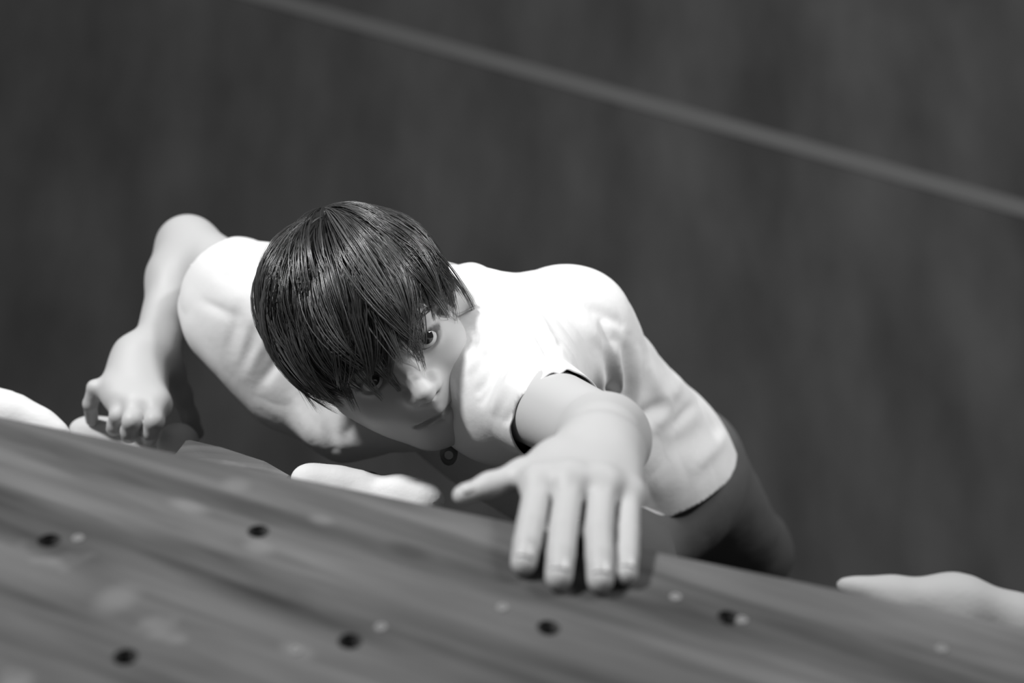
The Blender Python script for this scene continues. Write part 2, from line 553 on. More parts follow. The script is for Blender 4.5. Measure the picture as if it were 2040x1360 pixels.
def hold_at(pxs, label, m, k=.012, deep=.05, h=.0035, group='pale climbing holds along the lip'):
    """pxs: (u, v, depth, r_along, r_out): lumps strung along the hold, backed onto the lower panel"""
    root_pts = []
    prims = []
    for u, v, d, ra, ro in pxs:
        c = J(u, v, d)
        gap = (c - E0) @ LN
        back = c - LN * (gap + .004)
        prims.append((c, back, ra, ro))
    P0 = np.array([p[0] for p in prims] + [p[1] for p in prims])
    LFr = np.stack([nrm(np.cross(LD, LN)), LD, LN])
    def f(P):
        d_ = None
        for c, back, ra, ro in prims:
            e = ell(P, c, (ra, ro * 1.25, ro), LFr)
            e = smin(e, rc(P, c, back, ro * .8, ro * 1.3), .02)
            d_ = e if d_ is None else smin(d_, e, k)
        return smax(d_, -((P - E0) @ LN - .0005), .003)
    V, F = surface(f, P0.min(0) - .09, P0.max(0) + .09, h)
    root = empty('climbing_hold', to_world(np.mean([p[1] for p in prims], axis=0)))
    tag(root, label, 'climbing hold', group)
    link_mesh('hold_body', V, F, m, root)
    c, back, ra, ro = prims[len(prims) // 2]
    place_lathe('bolt', [(.009, -.004), (.009, .003), (.007, .004), (.004, .004), (.0035, .001)], c + LN * (ro * .98), LN, M_steel, root)
    return root
hold_at([(-40, 815, 1.42, .05, .022), (20, 822, 1.42, .04, .017), (80, 850, 1.42, .03, .013)],
        'rounded white hold at the left edge of the picture, left of the gripping hand', M_hold)
hold_at([(180, 860, 1.545, .022, .013), (225, 864, 1.545, .028, .014), (280, 890, 1.545, .03, .012), (355, 880, 1.515, .019, .017)],
        'white hold gripped by the fingers of the far hand', M_hold)
hold_at([(618, 956, 1.30, .016, .010), (670, 962, 1.30, .030, .0125), (730, 974, 1.30, .030, .012), (795, 978, 1.29, .016, .012), (840, 992, 1.285, .020, .013)],
        'long white hold with a stepped top, below the face and shirt front', M_hold)
hold_at([(1790, 1190, 1.02, .045, .012), (1910, 1200, 1.02, .035, .018), (2020, 1235, 1.02, .04, .017)],
        'pale grey hold at the right edge of the picture beyond the bent knee', M_hold2)
# plywood volume: a low faceted box screwed on just below the lip
ridge = [J(372, 872, 1.36), J(440, 889, 1.33), J(530, 917, 1.28), J(580, 946, 1.25)]
bmv = bmesh.new()
for k, p in enumerate(ridge):
    bmv.verts.new(to_world(p))
    g_ = (p - E0) @ LN
    for sgn in (-.09, .09):
        bmv.verts.new(to_world(p - LN * (g_ - .0008) + LD * sgn))
bmesh.ops.convex_hull(bmv, input=bmv.verts[:])
bmesh.ops.bevel(bmv, geom=bmv.edges[:], offset=.002, segments=1, affect='EDGES')
mev = bpy.data.meshes.new('volume_body'); bmv.to_mesh(mev); bmv.free(); mev.materials.append(M_wood)
c_v = sum(ridge) / 4
root_v = empty('climbing_volume', to_world(c_v - LN * ((c_v - E0) @ LN)))
vo = bpy.data.objects.new('volume_body', mev); col.objects.link(vo)
vo.parent = root_v; vo.matrix_parent_inverse = root_v.matrix_world.inverted()
for p_ in (ridge[1], ridge[2]):
    n_ = nrm(LN - LD * .35)
    place_lathe('bolt', [(.007, -.006), (.007, .002), (.0055, .003), (.003, .003), (.0025, .001)], p_ - LD * .045 - LN * (((p_ - E0) @ LN) * .5), n_, M_steel, root_v)
tag(root_v, 'low plywood volume between the gripping hand and the long white hold', 'climbing volume')
# ------------------------------------------------------------------ the climber
# head frame from yaw, pitch, roll
def head_frame(yaw, pitch, roll):
    y, e, r = map(math.radians, (yaw, pitch, roll))
    # x right, y up, z away
    Lv = np.array([math.cos(y), math.sin(y) * math.sin(e), math.sin(y) * math.cos(e)])
    Uv = np.array([0, math.cos(e), -math.sin(e)])
    Fv = np.array([math.sin(y), -math.cos(y) * math.sin(e), -math.cos(y) * math.cos(e)])
    out = []
    for q in (Lv, Uv, Fv):
        x = q[0] * math.cos(r) - q[1] * math.sin(r)
        yy = q[0] * math.sin(r) + q[1] * math.cos(r)
        out.append(np.array([x, -yy, q[2]]))     # down-positive
    return out
HL, HU, HF = head_frame(3, 29, 37)
HR = np.stack([HL, HU, HF])
EYE_MID = J(797, 719, 1.238)
HC = EYE_MID - HF * 0.074
def hp(x, y, z):
    return HC + HL * x + HU * y + HF * z

EYE = 0.030
def head_local(q):
    """q in head frame (left, up, front); metres"""
    d = ell(q, np.array([0, .032, -.012]), (.071, .076, .088))
    d = smin(d, ell(q, np.array([0, -.025, .022]), (.057, .068, .060)), .03)
    for s in (-1, 1):
        d = smin(d, rc(q, (s * .052, -.038, .000), (s * .018, -.080, .056), .019, .017), .035)
        d = smin(d, ell(q, np.array([s * .037, -.026, .052]), (.022, .024, .022)), .022)
    d = smin(d, ell(q, np.array([0, -.081, .062]), (.024, .016, .017)), .025)
    d = smin(d, ell(q, np.array([0, .024, .066]), (.050, .016, .017)), .022)
    # mouth mound
    d = smin(d, ell(q, np.array([0, -.056, .070]), (.026, .020, .018)), .018)
    # sockets
    for s in (-1, 1):
        d = smax(d, -ell(q, np.array([s * EYE, .003, .092]), (.017, .0115, .015)), .012)
    # nose
    nose = rc(q, (0, .008, .076), (0, -.024, .1015), .0075, .0098)
    for s in (-1, 1):
        nose = smin(nose, ell(q, np.array([s * .0105, -.029, .090]), (.0072, .0068, .010)), .007)
    nose = smin(nose, rc(q, (0, -.032, .092), (0, -.044, .084), .006, .006), .008)
    d = smin(d, nose, .014)
    for s in (-1, 1):
        d = smax(d, -ell(q, np.array([s * .0062, -.0365, .0965]), (.0032, .004, .0045)), .003)
    # lids round the eyeball, then the opening
    for s in (-1, 1):
        lid = np.linalg.norm(q - np.array([s * EYE, 0, .0665]), axis=1) - .0142
        d = smin(d, lid, .006)
        d = smax(d, -ell(q, np.array([s * EYE, .0006, .083]), (.0138, .0074, .013)), .0025)
    # lips
    for s in (-1, 1):
        d = smin(d, rc(q, (0, -.0535, .0885), (s * .021, -.0575, .0775), .0048, .0022), .004)
        d = smin(d, rc(q, (0, -.0635, .0872), (s * .020, -.0588, .0775), .0056, .0022), .004)
    for s in (-1, 1):
        d = smax(d, -rc(q, (0, -.0580, .0945), (s * .025, -.0575, .0800), .0022, .0017), .002)
    # ears
    for s in (-1, 1):
        e = ell(q, np.array([s * .072, -.004, -.008]), (.009, .029, .017))
        e = smax(e, -ell(q, np.array([s * .080, .0, -.004]), (.006, .019, .009)), .005)
        d = smin(d, e, .006)
    return d

# joints ------------------------------------------------------------
RSH = J(548, 628, 1.50); LSH = J(1005, 770, 1.31)
SM = J(795, 682, 1.40)
TT = nrm(np.array([.60, .40, .69]))
SS = nrm((LSH - RSH) - TT * ((LSH - RSH) @ TT))
BB = np.cross(TT, SS)                 # chest direction, towards the wall
TR = np.stack([SS, TT, BB])
def tp(s, t, b_): return SM + SS * s + TT * t + BB * b_
NECK = J(852, 703, 1.43)

R_EL = J(375, 492, 1.64); R_WR = J(307, 708, 1.535)
L_EL = J(1205, 872, 1.11); L_WR = J(1190, 893, 0.972)
L_HIP = J(1350, 940, 1.70); L_KN = J(1492, 1098, 2.0)
R_HIP = J(1240, 1020, 1.77); R_KN = J(1230, 1125, 1.48)
def wall_gap(P):
    """distance of P from the lower panel, room side positive"""
    return (P - E0) @ LN
L_AN = L_KN + nrm([-.02, .20, .98]) * 0.31
R_AN = R_KN + nrm([-.50, .25, .83]) * 0.30
def toe_of(an, length=0.16):
    d = nrm(-LN + 0.25 * LD * 0 + np.array([-.15, 0, -.1]))
    t = (wall_gap(an) - 0.024) / -(d @ LN)
    return an + d * t
L_TOE = toe_of(L_AN); R_TOE = toe_of(R_AN)

# left (near) hand: knuckle, middle joint, end joint, tip ----------------
FR = 0.0078
def tip_on_wall(u, v, r): return on_wall(u, v, r)
def finger(u0, v0, d0, u1, v1, d1, ut, vt, r0, r1):
    m = J(u0, v0, d0); p = J(u1, v1, d1); t = tip_on_wall(ut, vt, r1)
    e = p * 0.46 + t * 0.54 + (NW * 0.0012)
    return [m, p, e, t], (r0, r0, r0 * 0.97, r1)
LFING = [
    finger(1072, 962, .902, 1058, 1042, .866, 1043, 1120, .0088, .0078),
    finger(1136, 958, .898, 1122, 1055, .862, 1113, 1148, .0090, .0082),
    finger(1201, 966, .902, 1193, 1058, .862, 1196, 1154, .0089, .0080),
    finger(1252, 985, .910, 1250, 1062, .872, 1247, 1142, .0077, .0070),
]
LTHUMB = [J(1105, 925, .945), J(1042, 945, .925), J(975, 967, .917), J(921, 986, .912)]
LTHR = (.0130, .0098, .0076, .0064)

def chain(P, pts, rs, k=.004):
    d = None
    for i in range(len(pts) - 1):
        e = rc(P, pts[i], pts[i + 1], rs[i], rs[i + 1])
        d = e if d is None else smin(d, e, k)
    return d
def left_hand(P):
    knk = [f[0][0] for f in LFING]
    wr = L_WR
    d = None
    for i, m in enumerate(knk):                     # metacarpals make the palm
        src = wr + (m - knk[1]) * 0.42
        e = rc(P, src, m, .0165, .0108 if i < 3 else .0098)
        d = e if d is None else smin(d, e, .014)
    for i in range(3):
        d = smin(d, rc(P, knk[i], knk[i + 1], .0088, .0086), .010)
    # the heel of the hand on the wall side
    d = smin(d, rc(P, wr + np.array([0, .010, -.012]), (knk[1] + knk[2]) / 2 + np.array([0, .014, .018]), .016, .012), .016)
    fin = None
    for pts, rs in LFING:
        e = chain(P, pts, rs, .001)
        fin = e if fin is None else np.minimum(fin, e)
    th = chain(P, LTHUMB, LTHR, .006)
    th = smin(th, rc(P, wr + np.array([-.012, .006, -.008]), LTHUMB[0], .016, .0135), .014)
    d = smin(d, fin, .0075)
    return smin(d, th, .012)

# right (far) hand
RFING = [   # index, middle, ring, little
    ([J(313, 806, 1.475), J(308, 838, 1.452), J(300, 860, 1.462), J(297, 872, 1.482)], (.0105, .0100, .0095, .0082)),
    ([J(273, 806, 1.478), J(264, 838, 1.455), J(259, 858, 1.466), J(257, 868, 1.486)], (.0105, .0102, .0096, .0084)),
    ([J(244, 795, 1.488), J(236, 827, 1.470), J(230, 847, 1.480), J(226, 854, 1.500)], (.0098, .0090, .0085, .0076)),
    ([J(226, 776, 1.502), J(189, 772, 1.498), J(180, 804, 1.506), J(183, 836, 1.526)], (.0092, .0080, .0076, .0068)),
]
RTHUMB = [J(335, 735, 1.545), J(362, 785, 1.56), J(378, 830, 1.57), J(394, 862, 1.58)]
RTHR = (.0140, .0105, .0085, .0070)
def right_hand(P):
    knk = [f[0][0] for f in RFING]
    wr = R_WR + np.array([-.010, .006, -.010])
    d = None
    for i, m in enumerate(knk):
        e = rc(P, wr + (m - knk[1]) * 0.35, m, .0185, .0125)
        d = e if d is None else smin(d, e, .024)
    for i in range(3):
        d = smin(d, rc(P, knk[i], knk[i + 1], .0110, .0108), .016)
    fin = None
    for pts, rs in RFING:
        e = chain(P, pts, rs, .003)
        fin = e if fin is None else np.minimum(fin, e)
    th = chain(P, RTHUMB, RTHR, .008)
    th = smin(th, rc(P, R_WR, RTHUMB[0], .018, .014), .018)
    d = smin(d, fin, .0075)
    return smin(d, th, .014)

def head_group(P):
    return head_local((P - HC) @ HR.T)
def torso(P):
    d = ell(P, tp(0, .105, -.012), (.130, .160, .072), TR)
    d = smin(d, ell(P, tp(0, .26, .0), (.112, .14, .080), TR), .06)
    d = smin(d, ell(P, tp(0, .40, .0), (.122, .10, .090), TR), .06)
    d = smin(d, rc(P, RSH, tp(-.06, .06, -.02), .045, .07), .04)
    d = smin(d, rc(P, LSH, tp(.06, .06, -.02), .045, .07), .04)
    d = smin(d, rc(P, RSH, NECK, .042, .045), .05)
    d = smin(d, rc(P, LSH, NECK, .042, .045), .05)
    return d
def neck(P):
    d = rc(P, hp(0, -.050, -.020), NECK, .043, .044)
    d = smin(d, rc(P, hp(.0, -.045, .015), NECK + BB * .035 + TT * .02, .030, .030), .03)
    for s in (-1, 1):       # neck tendons and collar bones
        d = smin(d, rc(P, hp(s * .045, -.04, -.03), NECK + BB * .05 + SS * s * .012 + TT * .03, .012, .009), .012)
        d = smin(d, rc(P, NECK + BB * .055 + SS * s * .016 + TT * .035, (LSH if s > 0 else RSH) + BB * .03, .010, .012), .014)
    return d
def l_arm(P):
    d = rc(P, LSH, L_EL, .040, .0315)
    fa = rc(P, L_EL, L_WR, .0310, .0235)
    fa = smin(fa, rc(P, L_EL + (L_WR - L_EL) * .2, L_EL + (L_WR - L_EL) * .6, .034, .028), .02)
    return smin(d, fa, .012)
def r_arm(P):
    d = rc(P, RSH, R_EL, .042, .0335)
    mid = R_EL * .7 + R_WR * .3
    fa = smin(rc(P, R_EL, mid, .0315, .0325), rc(P, mid, R_WR, .0315, .0235), .02)
    return smin(d, fa, .02)
def leg(hip, kn, an, toe):
    def f(P):
        d = rc(P, hip, kn, .075, .047)
        d = smin(d, np.linalg.norm(P - kn, axis=1) - .050, .02)
        mid = kn * .65 + an * .35
        calf = smin(rc(P, kn, mid, .046, .049), rc(P, mid, an, .046, .030), .03)
        d = smin(d, calf, .03)
        return smin(d, rc(P, an, toe, .030, .022), .02)
    return f
body = blend([
    (Group(torso, [tp(0, -.05, 0), tp(0, .5, 0), RSH, LSH], .12), .03),
    (Group(neck, [HC, NECK, LSH, RSH], .06), .03),
    (Group(head_group, [HC], .14), .018),
    (Group(l_arm, [LSH, L_EL, L_WR], .06), .03),
    (Group(r_arm, [RSH, R_EL, R_WR], .06), .03),
    (Group(left_hand, [L_WR] + [f[0][3] for f in LFING] + LTHUMB, .03), .016),
    (Group(right_hand, [R_WR] + [f[0][3] for f in RFING] + RTHUMB, .03), .016),
    (Group(leg(L_HIP, L_KN, L_AN, L_TOE), [L_HIP, L_KN, L_AN, L_TOE], .09), .06),
    (Group(leg(R_HIP, R_KN, R_AN, R_TOE), [R_HIP, R_KN, R_AN, R_TOE], .09), .06),
])
allp = np.array([RSH, LSH, R_EL, R_WR, L_EL, L_WR, L_HIP, L_KN, L_AN, L_TOE, R_KN, R_AN, R_TOE, HC, tp(0, .5, 0)] + [f[0][3] for f in LFING + RFING] + LTHUMB + RTHUMB)
VOX = 0.0022
Vb, Fb = surface(body, allp.min(0) - .15, allp.max(0) + .15, VOX)
print('body', len(Vb), round(time.time() - T0, 1))
person = empty('person', to_world(L_TOE))
tag(person, 'dark haired child in a white t-shirt climbing over the wooden lip', 'person')
body_o = link_mesh('body', Vb, Fb, M_skin, person)
# tone: lips and nostril rims a little darker
q = (Vb - HC) @ HR.T
lip = np.exp(-((q[:, 1] + .0585) / .0062) ** 2) * np.exp(-(q[:, 0] / .019) ** 4) * (q[:, 2] > .07)
tone = lip * .75
for s_ in (-1, 1):      # lash line round each eye opening
    rx = (q[:, 0] - s_ * EYE) / .0138; ry = (q[:, 1] - .0006) / .0074
    rr_ = np.sqrt(rx ** 2 + ry ** 2)
    lash = np.exp(-((rr_ - 1.02) / .22) ** 2) * np.where(ry > -.1, 1.5, .6) * (q[:, 2] > .06)
    tone = np.maximum(tone, lash * 1.6)
tone = np.clip(tone, 0, 1.6)
at = body_o.data.attributes.new('tone', 'FLOAT', 'POINT')
if len(body_o.data.vertices) == len(tone):
    at.data.foreach_set('value', tone.astype(np.float32))

# nails ------------------------------------------------------------------
def nail(pts, r, up):
    ax = nrm(pts[3] - pts[2]); n = nrm(up - ax * (up @ ax)); s = np.cross(ax, n)
    c = pts[3] - ax * .0035
    V, F = [], []
    nu, nv = 7, 6
    for i in range(nu):
        a_ = (i / (nu - 1) - .5) * 1.5
        for j in range(nv):
            t = j / (nv - 1)
            rr = r + .0003
            wv = a_ * (1 - .25 * abs(t - .45) ** 2)
            V.append(c + ax * (t * .0075 - .0040) + n * math.cos(wv) * rr + s * math.sin(wv) * rr)
    for i in range(nu - 1):
        for j in range(nv - 1):
            a_ = i * nv + j
            F.append((a_, a_ + 1, a_ + nv + 1, a_ + nv))
    o = link_mesh('fingernail', V, F, M_nail, person)
    md = o.modifiers.new('thick', 'SOLIDIFY'); md.thickness = .0007; md.offset = 0
for pts, rs in LFING:
    nail(pts, rs[3] + .0003, NW + np.array([0, 0, -.9]))
nail(LTHUMB, LTHR[3], np.array([.1, -.9, -.6]))
for pts, rs in RFING[:3]:
    nail(pts, rs[3], NW)

# eyes --------------------------------------------------------------------
def ball(c, r, n=20, m=12):
    V, F = [], []
    for j in range(m + 1):
        ph = math.pi * j / m
        for i in range(n):
            t = 2 * math.pi * i / n
            V.append(c + r * np.array([math.sin(ph) * math.cos(t), math.sin(ph) * math.sin(t), math.cos(ph)]))
    for j in range(m):
        for i in range(n):
            k = (i + 1) % n
            F.append((j * n + i, j * n + k, (j + 1) * n + k, (j + 1) * n + i))
    return V, F
def cap(c, axis, r, ang, bulge, n=24, m=6):
    x = nrm(np.cross(axis, [.2, .9, .1])); y = np.cross(axis, x)
    V, F = [c + axis * (r + bulge)], []
    for j in range(1, m + 1):
        a_ = ang * j / m
        rr = r + bulge * (1 - (j / m) ** 2)
        for i in range(n):
            t = 2 * math.pi * i / n
            V.append(c + rr * (axis * math.cos(a_) + math.sin(a_) * (x * math.cos(t) + y * math.sin(t))))
    for i in range(n):
        F.append((0, 1 + i, 1 + (i + 1) % n))
    for j in range(m - 1):
        for i in range(n):
            k = (i + 1) % n
            F.append((1 + j * n + i, 1 + (j + 1) * n + i, 1 + (j + 1) * n + k, 1 + j * n + k))
    return V, F
for s in (-1, 1):
    c = hp(s * EYE, 0, .0665)
    V, F = ball(c, .0124)
    e = link_mesh('eye', V, F, M_eye, person)
    gaze = nrm(-c + np.array([.10, .0, 0.0]))
    V, F = cap(c, gaze, .01245, math.radians(33), .0006)
    link_mesh('iris', V, F, M_iris, e)

# shirt -------------------------------------------------------------------
LSL = J(1108, 829, 1.203)         # end of the near sleeve
RSL = J(462, 566, 1.562)           # end of the far sleeve
DR = [J(470, 640, 1.54), J(590, 760, 1.50), J(690, 842, 1.46), J(785, 848, 1.43)]
SCAP = J(1135, 664, 1.46); SCAP2 = J(1315, 868, 1.66)
def shirt_f(P):
    d = ell(P, tp(0, .10, -.008), (.145, .17, .088), TR)
    d = smin(d, ell(P, tp(.005, .27, -.004), (.135, .17, .105), TR), .07)
    d = smin(d, ell(P, tp(.01, .42, -.006), (.132, .12, .106), TR), .06)
    d = smin(d, rc(P, RSH, tp(-.06, .06, -.02), .058, .085), .04)
    d = smin(d, rc(P, LSH, tp(.06, .06, -.02), .052, .085), .04)
    d = smin(d, rc(P, RSH, NECK, .054, .060), .05)
    d = smin(d, rc(P, LSH, NECK, .054, .060), .05)
    ra = RSL + nrm(R_EL - RSH) * .05
    la = LSL + nrm(L_EL - LSH) * .05
    d = smin(d, rc(P, RSH, ra, .058, .053), .04)
    d = smin(d, rc(P, LSH, la, .053, .0378), .03)
    d = smin(d, rc(P, LSH, J(905, 672, 1.365), .050, .050), .04)
    d = smin(d, rc(P, SCAP, SCAP2, .058, .052), .05)
    d = smin(d, rc(P, SCAP, LSH, .060, .050), .04)
    d = smin(d, rc(P, DR[0], DR[1], .05, .045), .05)
    d = smin(d, rc(P, DR[1], DR[2], .045, .034), .04)
    d = smin(d, rc(P, DR[2], DR[3], .034, .022), .03)
    return d
ARM_R = nrm(R_EL - RSH); ARM_L = nrm(L_EL - LSH)
NH0 = J(874, 590, 1.42); NH1 = J(786, 762, 1.365)
HEM = J(1378, 918, 1.645)
HEMN = nrm(TT + .9 * BB)
def shirt_cut(P):
    """positive where cloth is cut away"""
    c = (P - RSL) @ ARM_R
    c = np.where(np.linalg.norm(P - RSL, axis=1) < .16, c, -BIG)
    e = (P - LSL) @ nrm(ARM_L + np.array([0.0, 0.25, 0]))
    e = np.where(np.linalg.norm(P - LSL, axis=1) < .11, e, -BIG)
    n = -rc(P, NH0, NH1, .050, .045)
    hm = (P - HEM) @ HEMN
    return np.maximum.reduce([c, e, n, hm])
spts = np.array([RSL, LSL, tp(-.18, .3, 0), tp(.18, .3, 0), tp(0, .5, 0), NECK, DR[2]])
Vs, Fs = surface(shirt_f, spts.min(0) - .2, spts.max(0) + .2, 0.0026)
cut = shirt_cut(Vs)
keep = (cut[Fs] < .0013).all(1)
Vs, Fs, used = compact(Vs, Fs, keep)
# clean hems: pull the rim onto the cut line
ec = {}
e_all = np.sort(np.concatenate([Fs[:, [i, (i + 1) % 4]] for i in range(4)]), axis=1)
ek = e_all[:, 0].astype(np.int64) * len(Vs) + e_all[:, 1]
uq, cn = np.unique(ek, return_counts=True)
rim = uq[cn == 1]
NVS = len(Vs)
rv = np.unique(np.concatenate([rim // len(Vs), rim % len(Vs)]))
for _ in range(4):
    P = Vs[rv]
    dv = shirt_cut(P); g = grad(shirt_cut, P, 3e-4)
    P = P - np.clip(dv, -.006, .006)[:, None] * g
    dv = shirt_f(P); g = grad(shirt_f, P)
    Vs[rv] = P - dv[:, None] * g
# cloth folds: ridges and valleys pressed into the surface (real relief)
N_s = grad(shirt_f, Vs)
proj = np.stack([Vs[:, 0] / Vs[:, 2] * FPX + 1020, Vs[:, 1] / Vs[:, 2] * FPX + 680], 1)
facing = np.clip(-(N_s * (Vs / np.linalg.norm(Vs, axis=1, keepdims=True))).sum(1) * 3, 0, 1)
FOLDS = [  # u0,v0,u1,v1,half width px, height mm (valley < 0)
    (1015, 565, 1125, 750, 8, -5), (1050, 590, 1150, 770, 9, 3), (985, 590, 1030, 620, 12, -4),
    (1005, 640, 940, 735, 9, 4), (1032, 655, 955, 780, 8, -5.5), (1060, 680, 985, 815, 10, 4), (1088, 700, 1008, 838, 8, -5),
    (985, 610, 930, 680, 10, -4), (960, 660, 935, 700, 8, -4), (1110, 690, 1060, 770, 9, -3), (1000, 720, 960, 800, 8, -4), (975, 570, 930, 630, 10, 3),
    (1175, 610, 1235, 645, 12, -3), (1200, 640, 1260, 690, 14, 2),
    (1200, 640, 1224, 790, 9, -5), (1226, 690, 1240, 800, 9, 5.5), (1252, 670, 1246, 795, 9, -5), (1272, 700, 1262, 800, 9, 4), (1190, 710, 1202, 790, 9, 3), (1212, 775, 1242, 792, 11, -6), (1160, 640, 1215, 700, 12, 2),
    (1272, 840, 1330, 800, 16, -7), (1305, 850, 1350, 760, 16, 6), (1290, 720, 1320, 800, 12, 4), (1345, 850, 1385, 800, 12, -4),
    (1330, 900, 1420, 850, 26, -4), (1390, 930, 1440, 870, 15, 4), (1300, 690, 1330, 740, 14, -3),
    (455, 700, 475, 610, 12, -1.8), (495, 745, 530, 670, 13, 2.5), (520, 765, 565, 700, 12, -3), (478, 715, 500, 630, 10, 1.5),
    (590, 790, 625, 880, 13, 3), (690, 870, 720, 820, 12, -3), (640, 790, 665, 890, 14, -4), (750, 870, 770, 840, 12, 2),
    (400, 600, 470, 630, 10, -2), (430, 520, 520, 560, 16, 1.5),
]
disp = np.zeros(len(Vs))
for u0, v0, u1, v1, wv, hm in FOLDS:
    a_ = np.array([u0, v0], float); ba = np.array([u1, v1], float) - a_
    pa = proj - a_
    t = np.clip(pa @ ba / (ba @ ba), 0, 1)
    dd = np.linalg.norm(pa - t[:, None] * ba, axis=1)
    disp += hm * .001 * np.exp(-(dd / wv) ** 2) * np.sin(np.pi * np.clip(t * .9 + .05, 0, 1)) ** .5
from mathutils import noise as mnoise
wr_n = np.array([mnoise.fractal(Vector((p[0] * 13 + p[2] * 5, p[1] * 13 - p[0] * 8, p[2] * 13)), 0.8, 2.0, 2) for p in Vs])
disp = disp * facing + .0016 * (np.abs(wr_n) * 1.6 - .5)
Vs = Vs + N_s * disp[:, None]
shirt = link_mesh('t_shirt', Vs, Fs, M_shirt, person)
md = shirt.modifiers.new('cloth', 'SOLIDIFY'); md.thickness = .0014; md.offset = -1
shirt['label'] = 'loose white cotton t-shirt'
print('shirt', len(Vs), round(time.time() - T0, 1))

# ribbed collar band round the neck opening
adj = {}
for e_ in rim:
    a_, b_ = int(e_ // NVS), int(e_ % NVS)
    adj.setdefault(a_, []).append(b_); adj.setdefault(b_, []).append(a_)
mid_n = (NH0 + NH1) / 2
left_v = set(adj); best = []
while left_v:
    st = left_v.pop(); loop = [st]; cur = st
    while True:
        nx = [k for k in adj[cur] if k in left_v]
        if not nx: break
        cur = nx[0]; left_v.discard(cur); loop.append(cur)
    c_ = Vs[loop].mean(0)
    if len(loop) > 40 and np.linalg.norm(c_ - mid_n) < .09 and len(loop) > len(best): best = loop
if best:
    lp = Vs[best].copy()
    for _ in range(12):
        lp = (np.roll(lp, 1, 0) + 2 * lp + np.roll(lp, -1, 0)) / 4
    lp = lp[::2]; nl_ = len(lp)
    nn = grad(shirt_f, lp)
    tt_ = np.roll(lp, -1, 0) - np.roll(lp, 1, 0); tt_ /= np.linalg.norm(tt_, axis=1, keepdims=True)
    oo = np.cross(tt_, nn); oo /= np.linalg.norm(oo, axis=1, keepdims=True)
    if ((lp + oo * .01 - mid_n) ** 2).sum() < ((lp - oo * .01 - mid_n) ** 2).sum(): oo = -oo
    CV, CF = [], []
    prof = [(-.006, .0060), (.000, .0032), (.007, .0028), (.008, .0004), (.000, -.0006), (-.006, .0035)]
    for i in range(nl_):
        for po, pn in prof: CV.append(lp[i] + oo[i] * po + nn[i] * pn)
    npf = len(prof)
    for i in range(nl_):
        k = (i + 1) % nl_
        for j in range(npf):
            j2 = (j + 1) % npf
            CF.append((i * npf + j, k * npf + j, k * npf + j2, i * npf + j2))
    link_mesh('collar', CV, CF, M_shirt, shirt)
# the collar stands away from the nape
top_ = [(893, 533), (906, 530), (922, 526), (940, 522), (960, 528), (980, 539), (998, 552), (1012, 569)]
CV, CF = [], []
for i, (u, v) in enumerate(top_):
    k = i / (len(top_) - 1)
    dd = 1.452 - .02 * k
    hgt = 52 * math.sin(math.pi * min(1, .25 + .75 * k)) + 6
    for (pv, pd) in ((0, 0), (.18, -.0016), (.55, .0), (1.0, .004)):
        CV.append(J(u - 6 * pv, v + hgt * pv, dd + pd))
for i in range(len(top_) - 1):
    for j in range(3):
        a_ = i * 4 + j
        CF.append((a_, a_ + 4, a_ + 5, a_ + 1))
cb = link_mesh('collar_back', CV, CF, M_shirt, shirt)
md = cb.modifiers.new('sub', 'SUBSURF'); md.levels = 2; md.render_levels = 2
md = cb.modifiers.new('cloth', 'SOLIDIFY'); md.thickness = .0022; md.offset = 0

# trousers ---------------------------------------------------------------
LEGS = ((L_HIP, L_KN, L_AN), (R_HIP, R_KN, R_AN))
def trousers_f(P):
    d = ell(P, tp(0, .41, .0), (.130, .10, .098), TR)
    for hp_, kn, an in LEGS:
        d = smin(d, rc(P, hp_, kn, .083, .055), .05)
        mid = kn * .6 + an * .4
        d = smin(d, smin(rc(P, kn, mid, .056, .056), rc(P, mid, an, .054, .045), .02), .03)
    return d
sp = np.array([L_HIP, R_HIP, L_KN, R_KN, L_AN, R_AN, tp(0, .4, 0)])
Vh, Fh = surface(trousers_f, sp.min(0) - .16, sp.max(0) + .16, .005)
def trousers_cut(P):
    c = (tp(0, .36, 0) - P) @ TT
    c = np.where(rc(P, R_HIP, R_KN, .14, .13) < 0, -BIG, c)
    for hp_, kn, an in LEGS:
        ax = nrm(an - kn)
        e = (P - an) @ ax
        near = np.linalg.norm(P - an, axis=1) < .075
        c = np.maximum(c, np.where(near, e, -BIG))
    return c
Vh, Fh, _ = compact(Vh, Fh, (trousers_cut(Vh)[Fh] < .002).all(1))
wn = np.array([mnoise.fractal(Vector((p[0] * 14, p[1] * 14, p[2] * 9)), 0.8, 2.0, 2) for p in Vh])
Vh = Vh + grad(trousers_f, Vh) * (.0022 * wn)[:, None]
trousers = link_mesh('trousers', Vh, Fh, M_trousers, person)
md = trousers.modifiers.new('cloth', 'SOLIDIFY'); md.thickness = .002; md.offset = -1
trousers['label'] = 'dark grey trousers'

# shoes ------------------------------------------------------------------
for an, toe in ((L_AN, L_TOE), (R_AN, R_TOE)):
    ax = nrm(toe - an)
    heel = an - ax * .02 + LD * .035
    def shoe_f(P, an=an, toe=toe, heel=heel, ax=ax):
        d = rc(P, heel, toe - ax * .03, .036, .034)
        d = smin(d, rc(P, toe - ax * .05, toe - ax * .003, .032, .018), .02)
        return smin(d, rc(P, an - ax * .0, an + ax * .04, .037, .036), .02)
    pp = np.array([an, toe, heel])
    V, F = surface(shoe_f, pp.min(0) - .07, pp.max(0) + .07, .005)
    link_mesh('climbing_shoe', V, F, M_shoe, person)

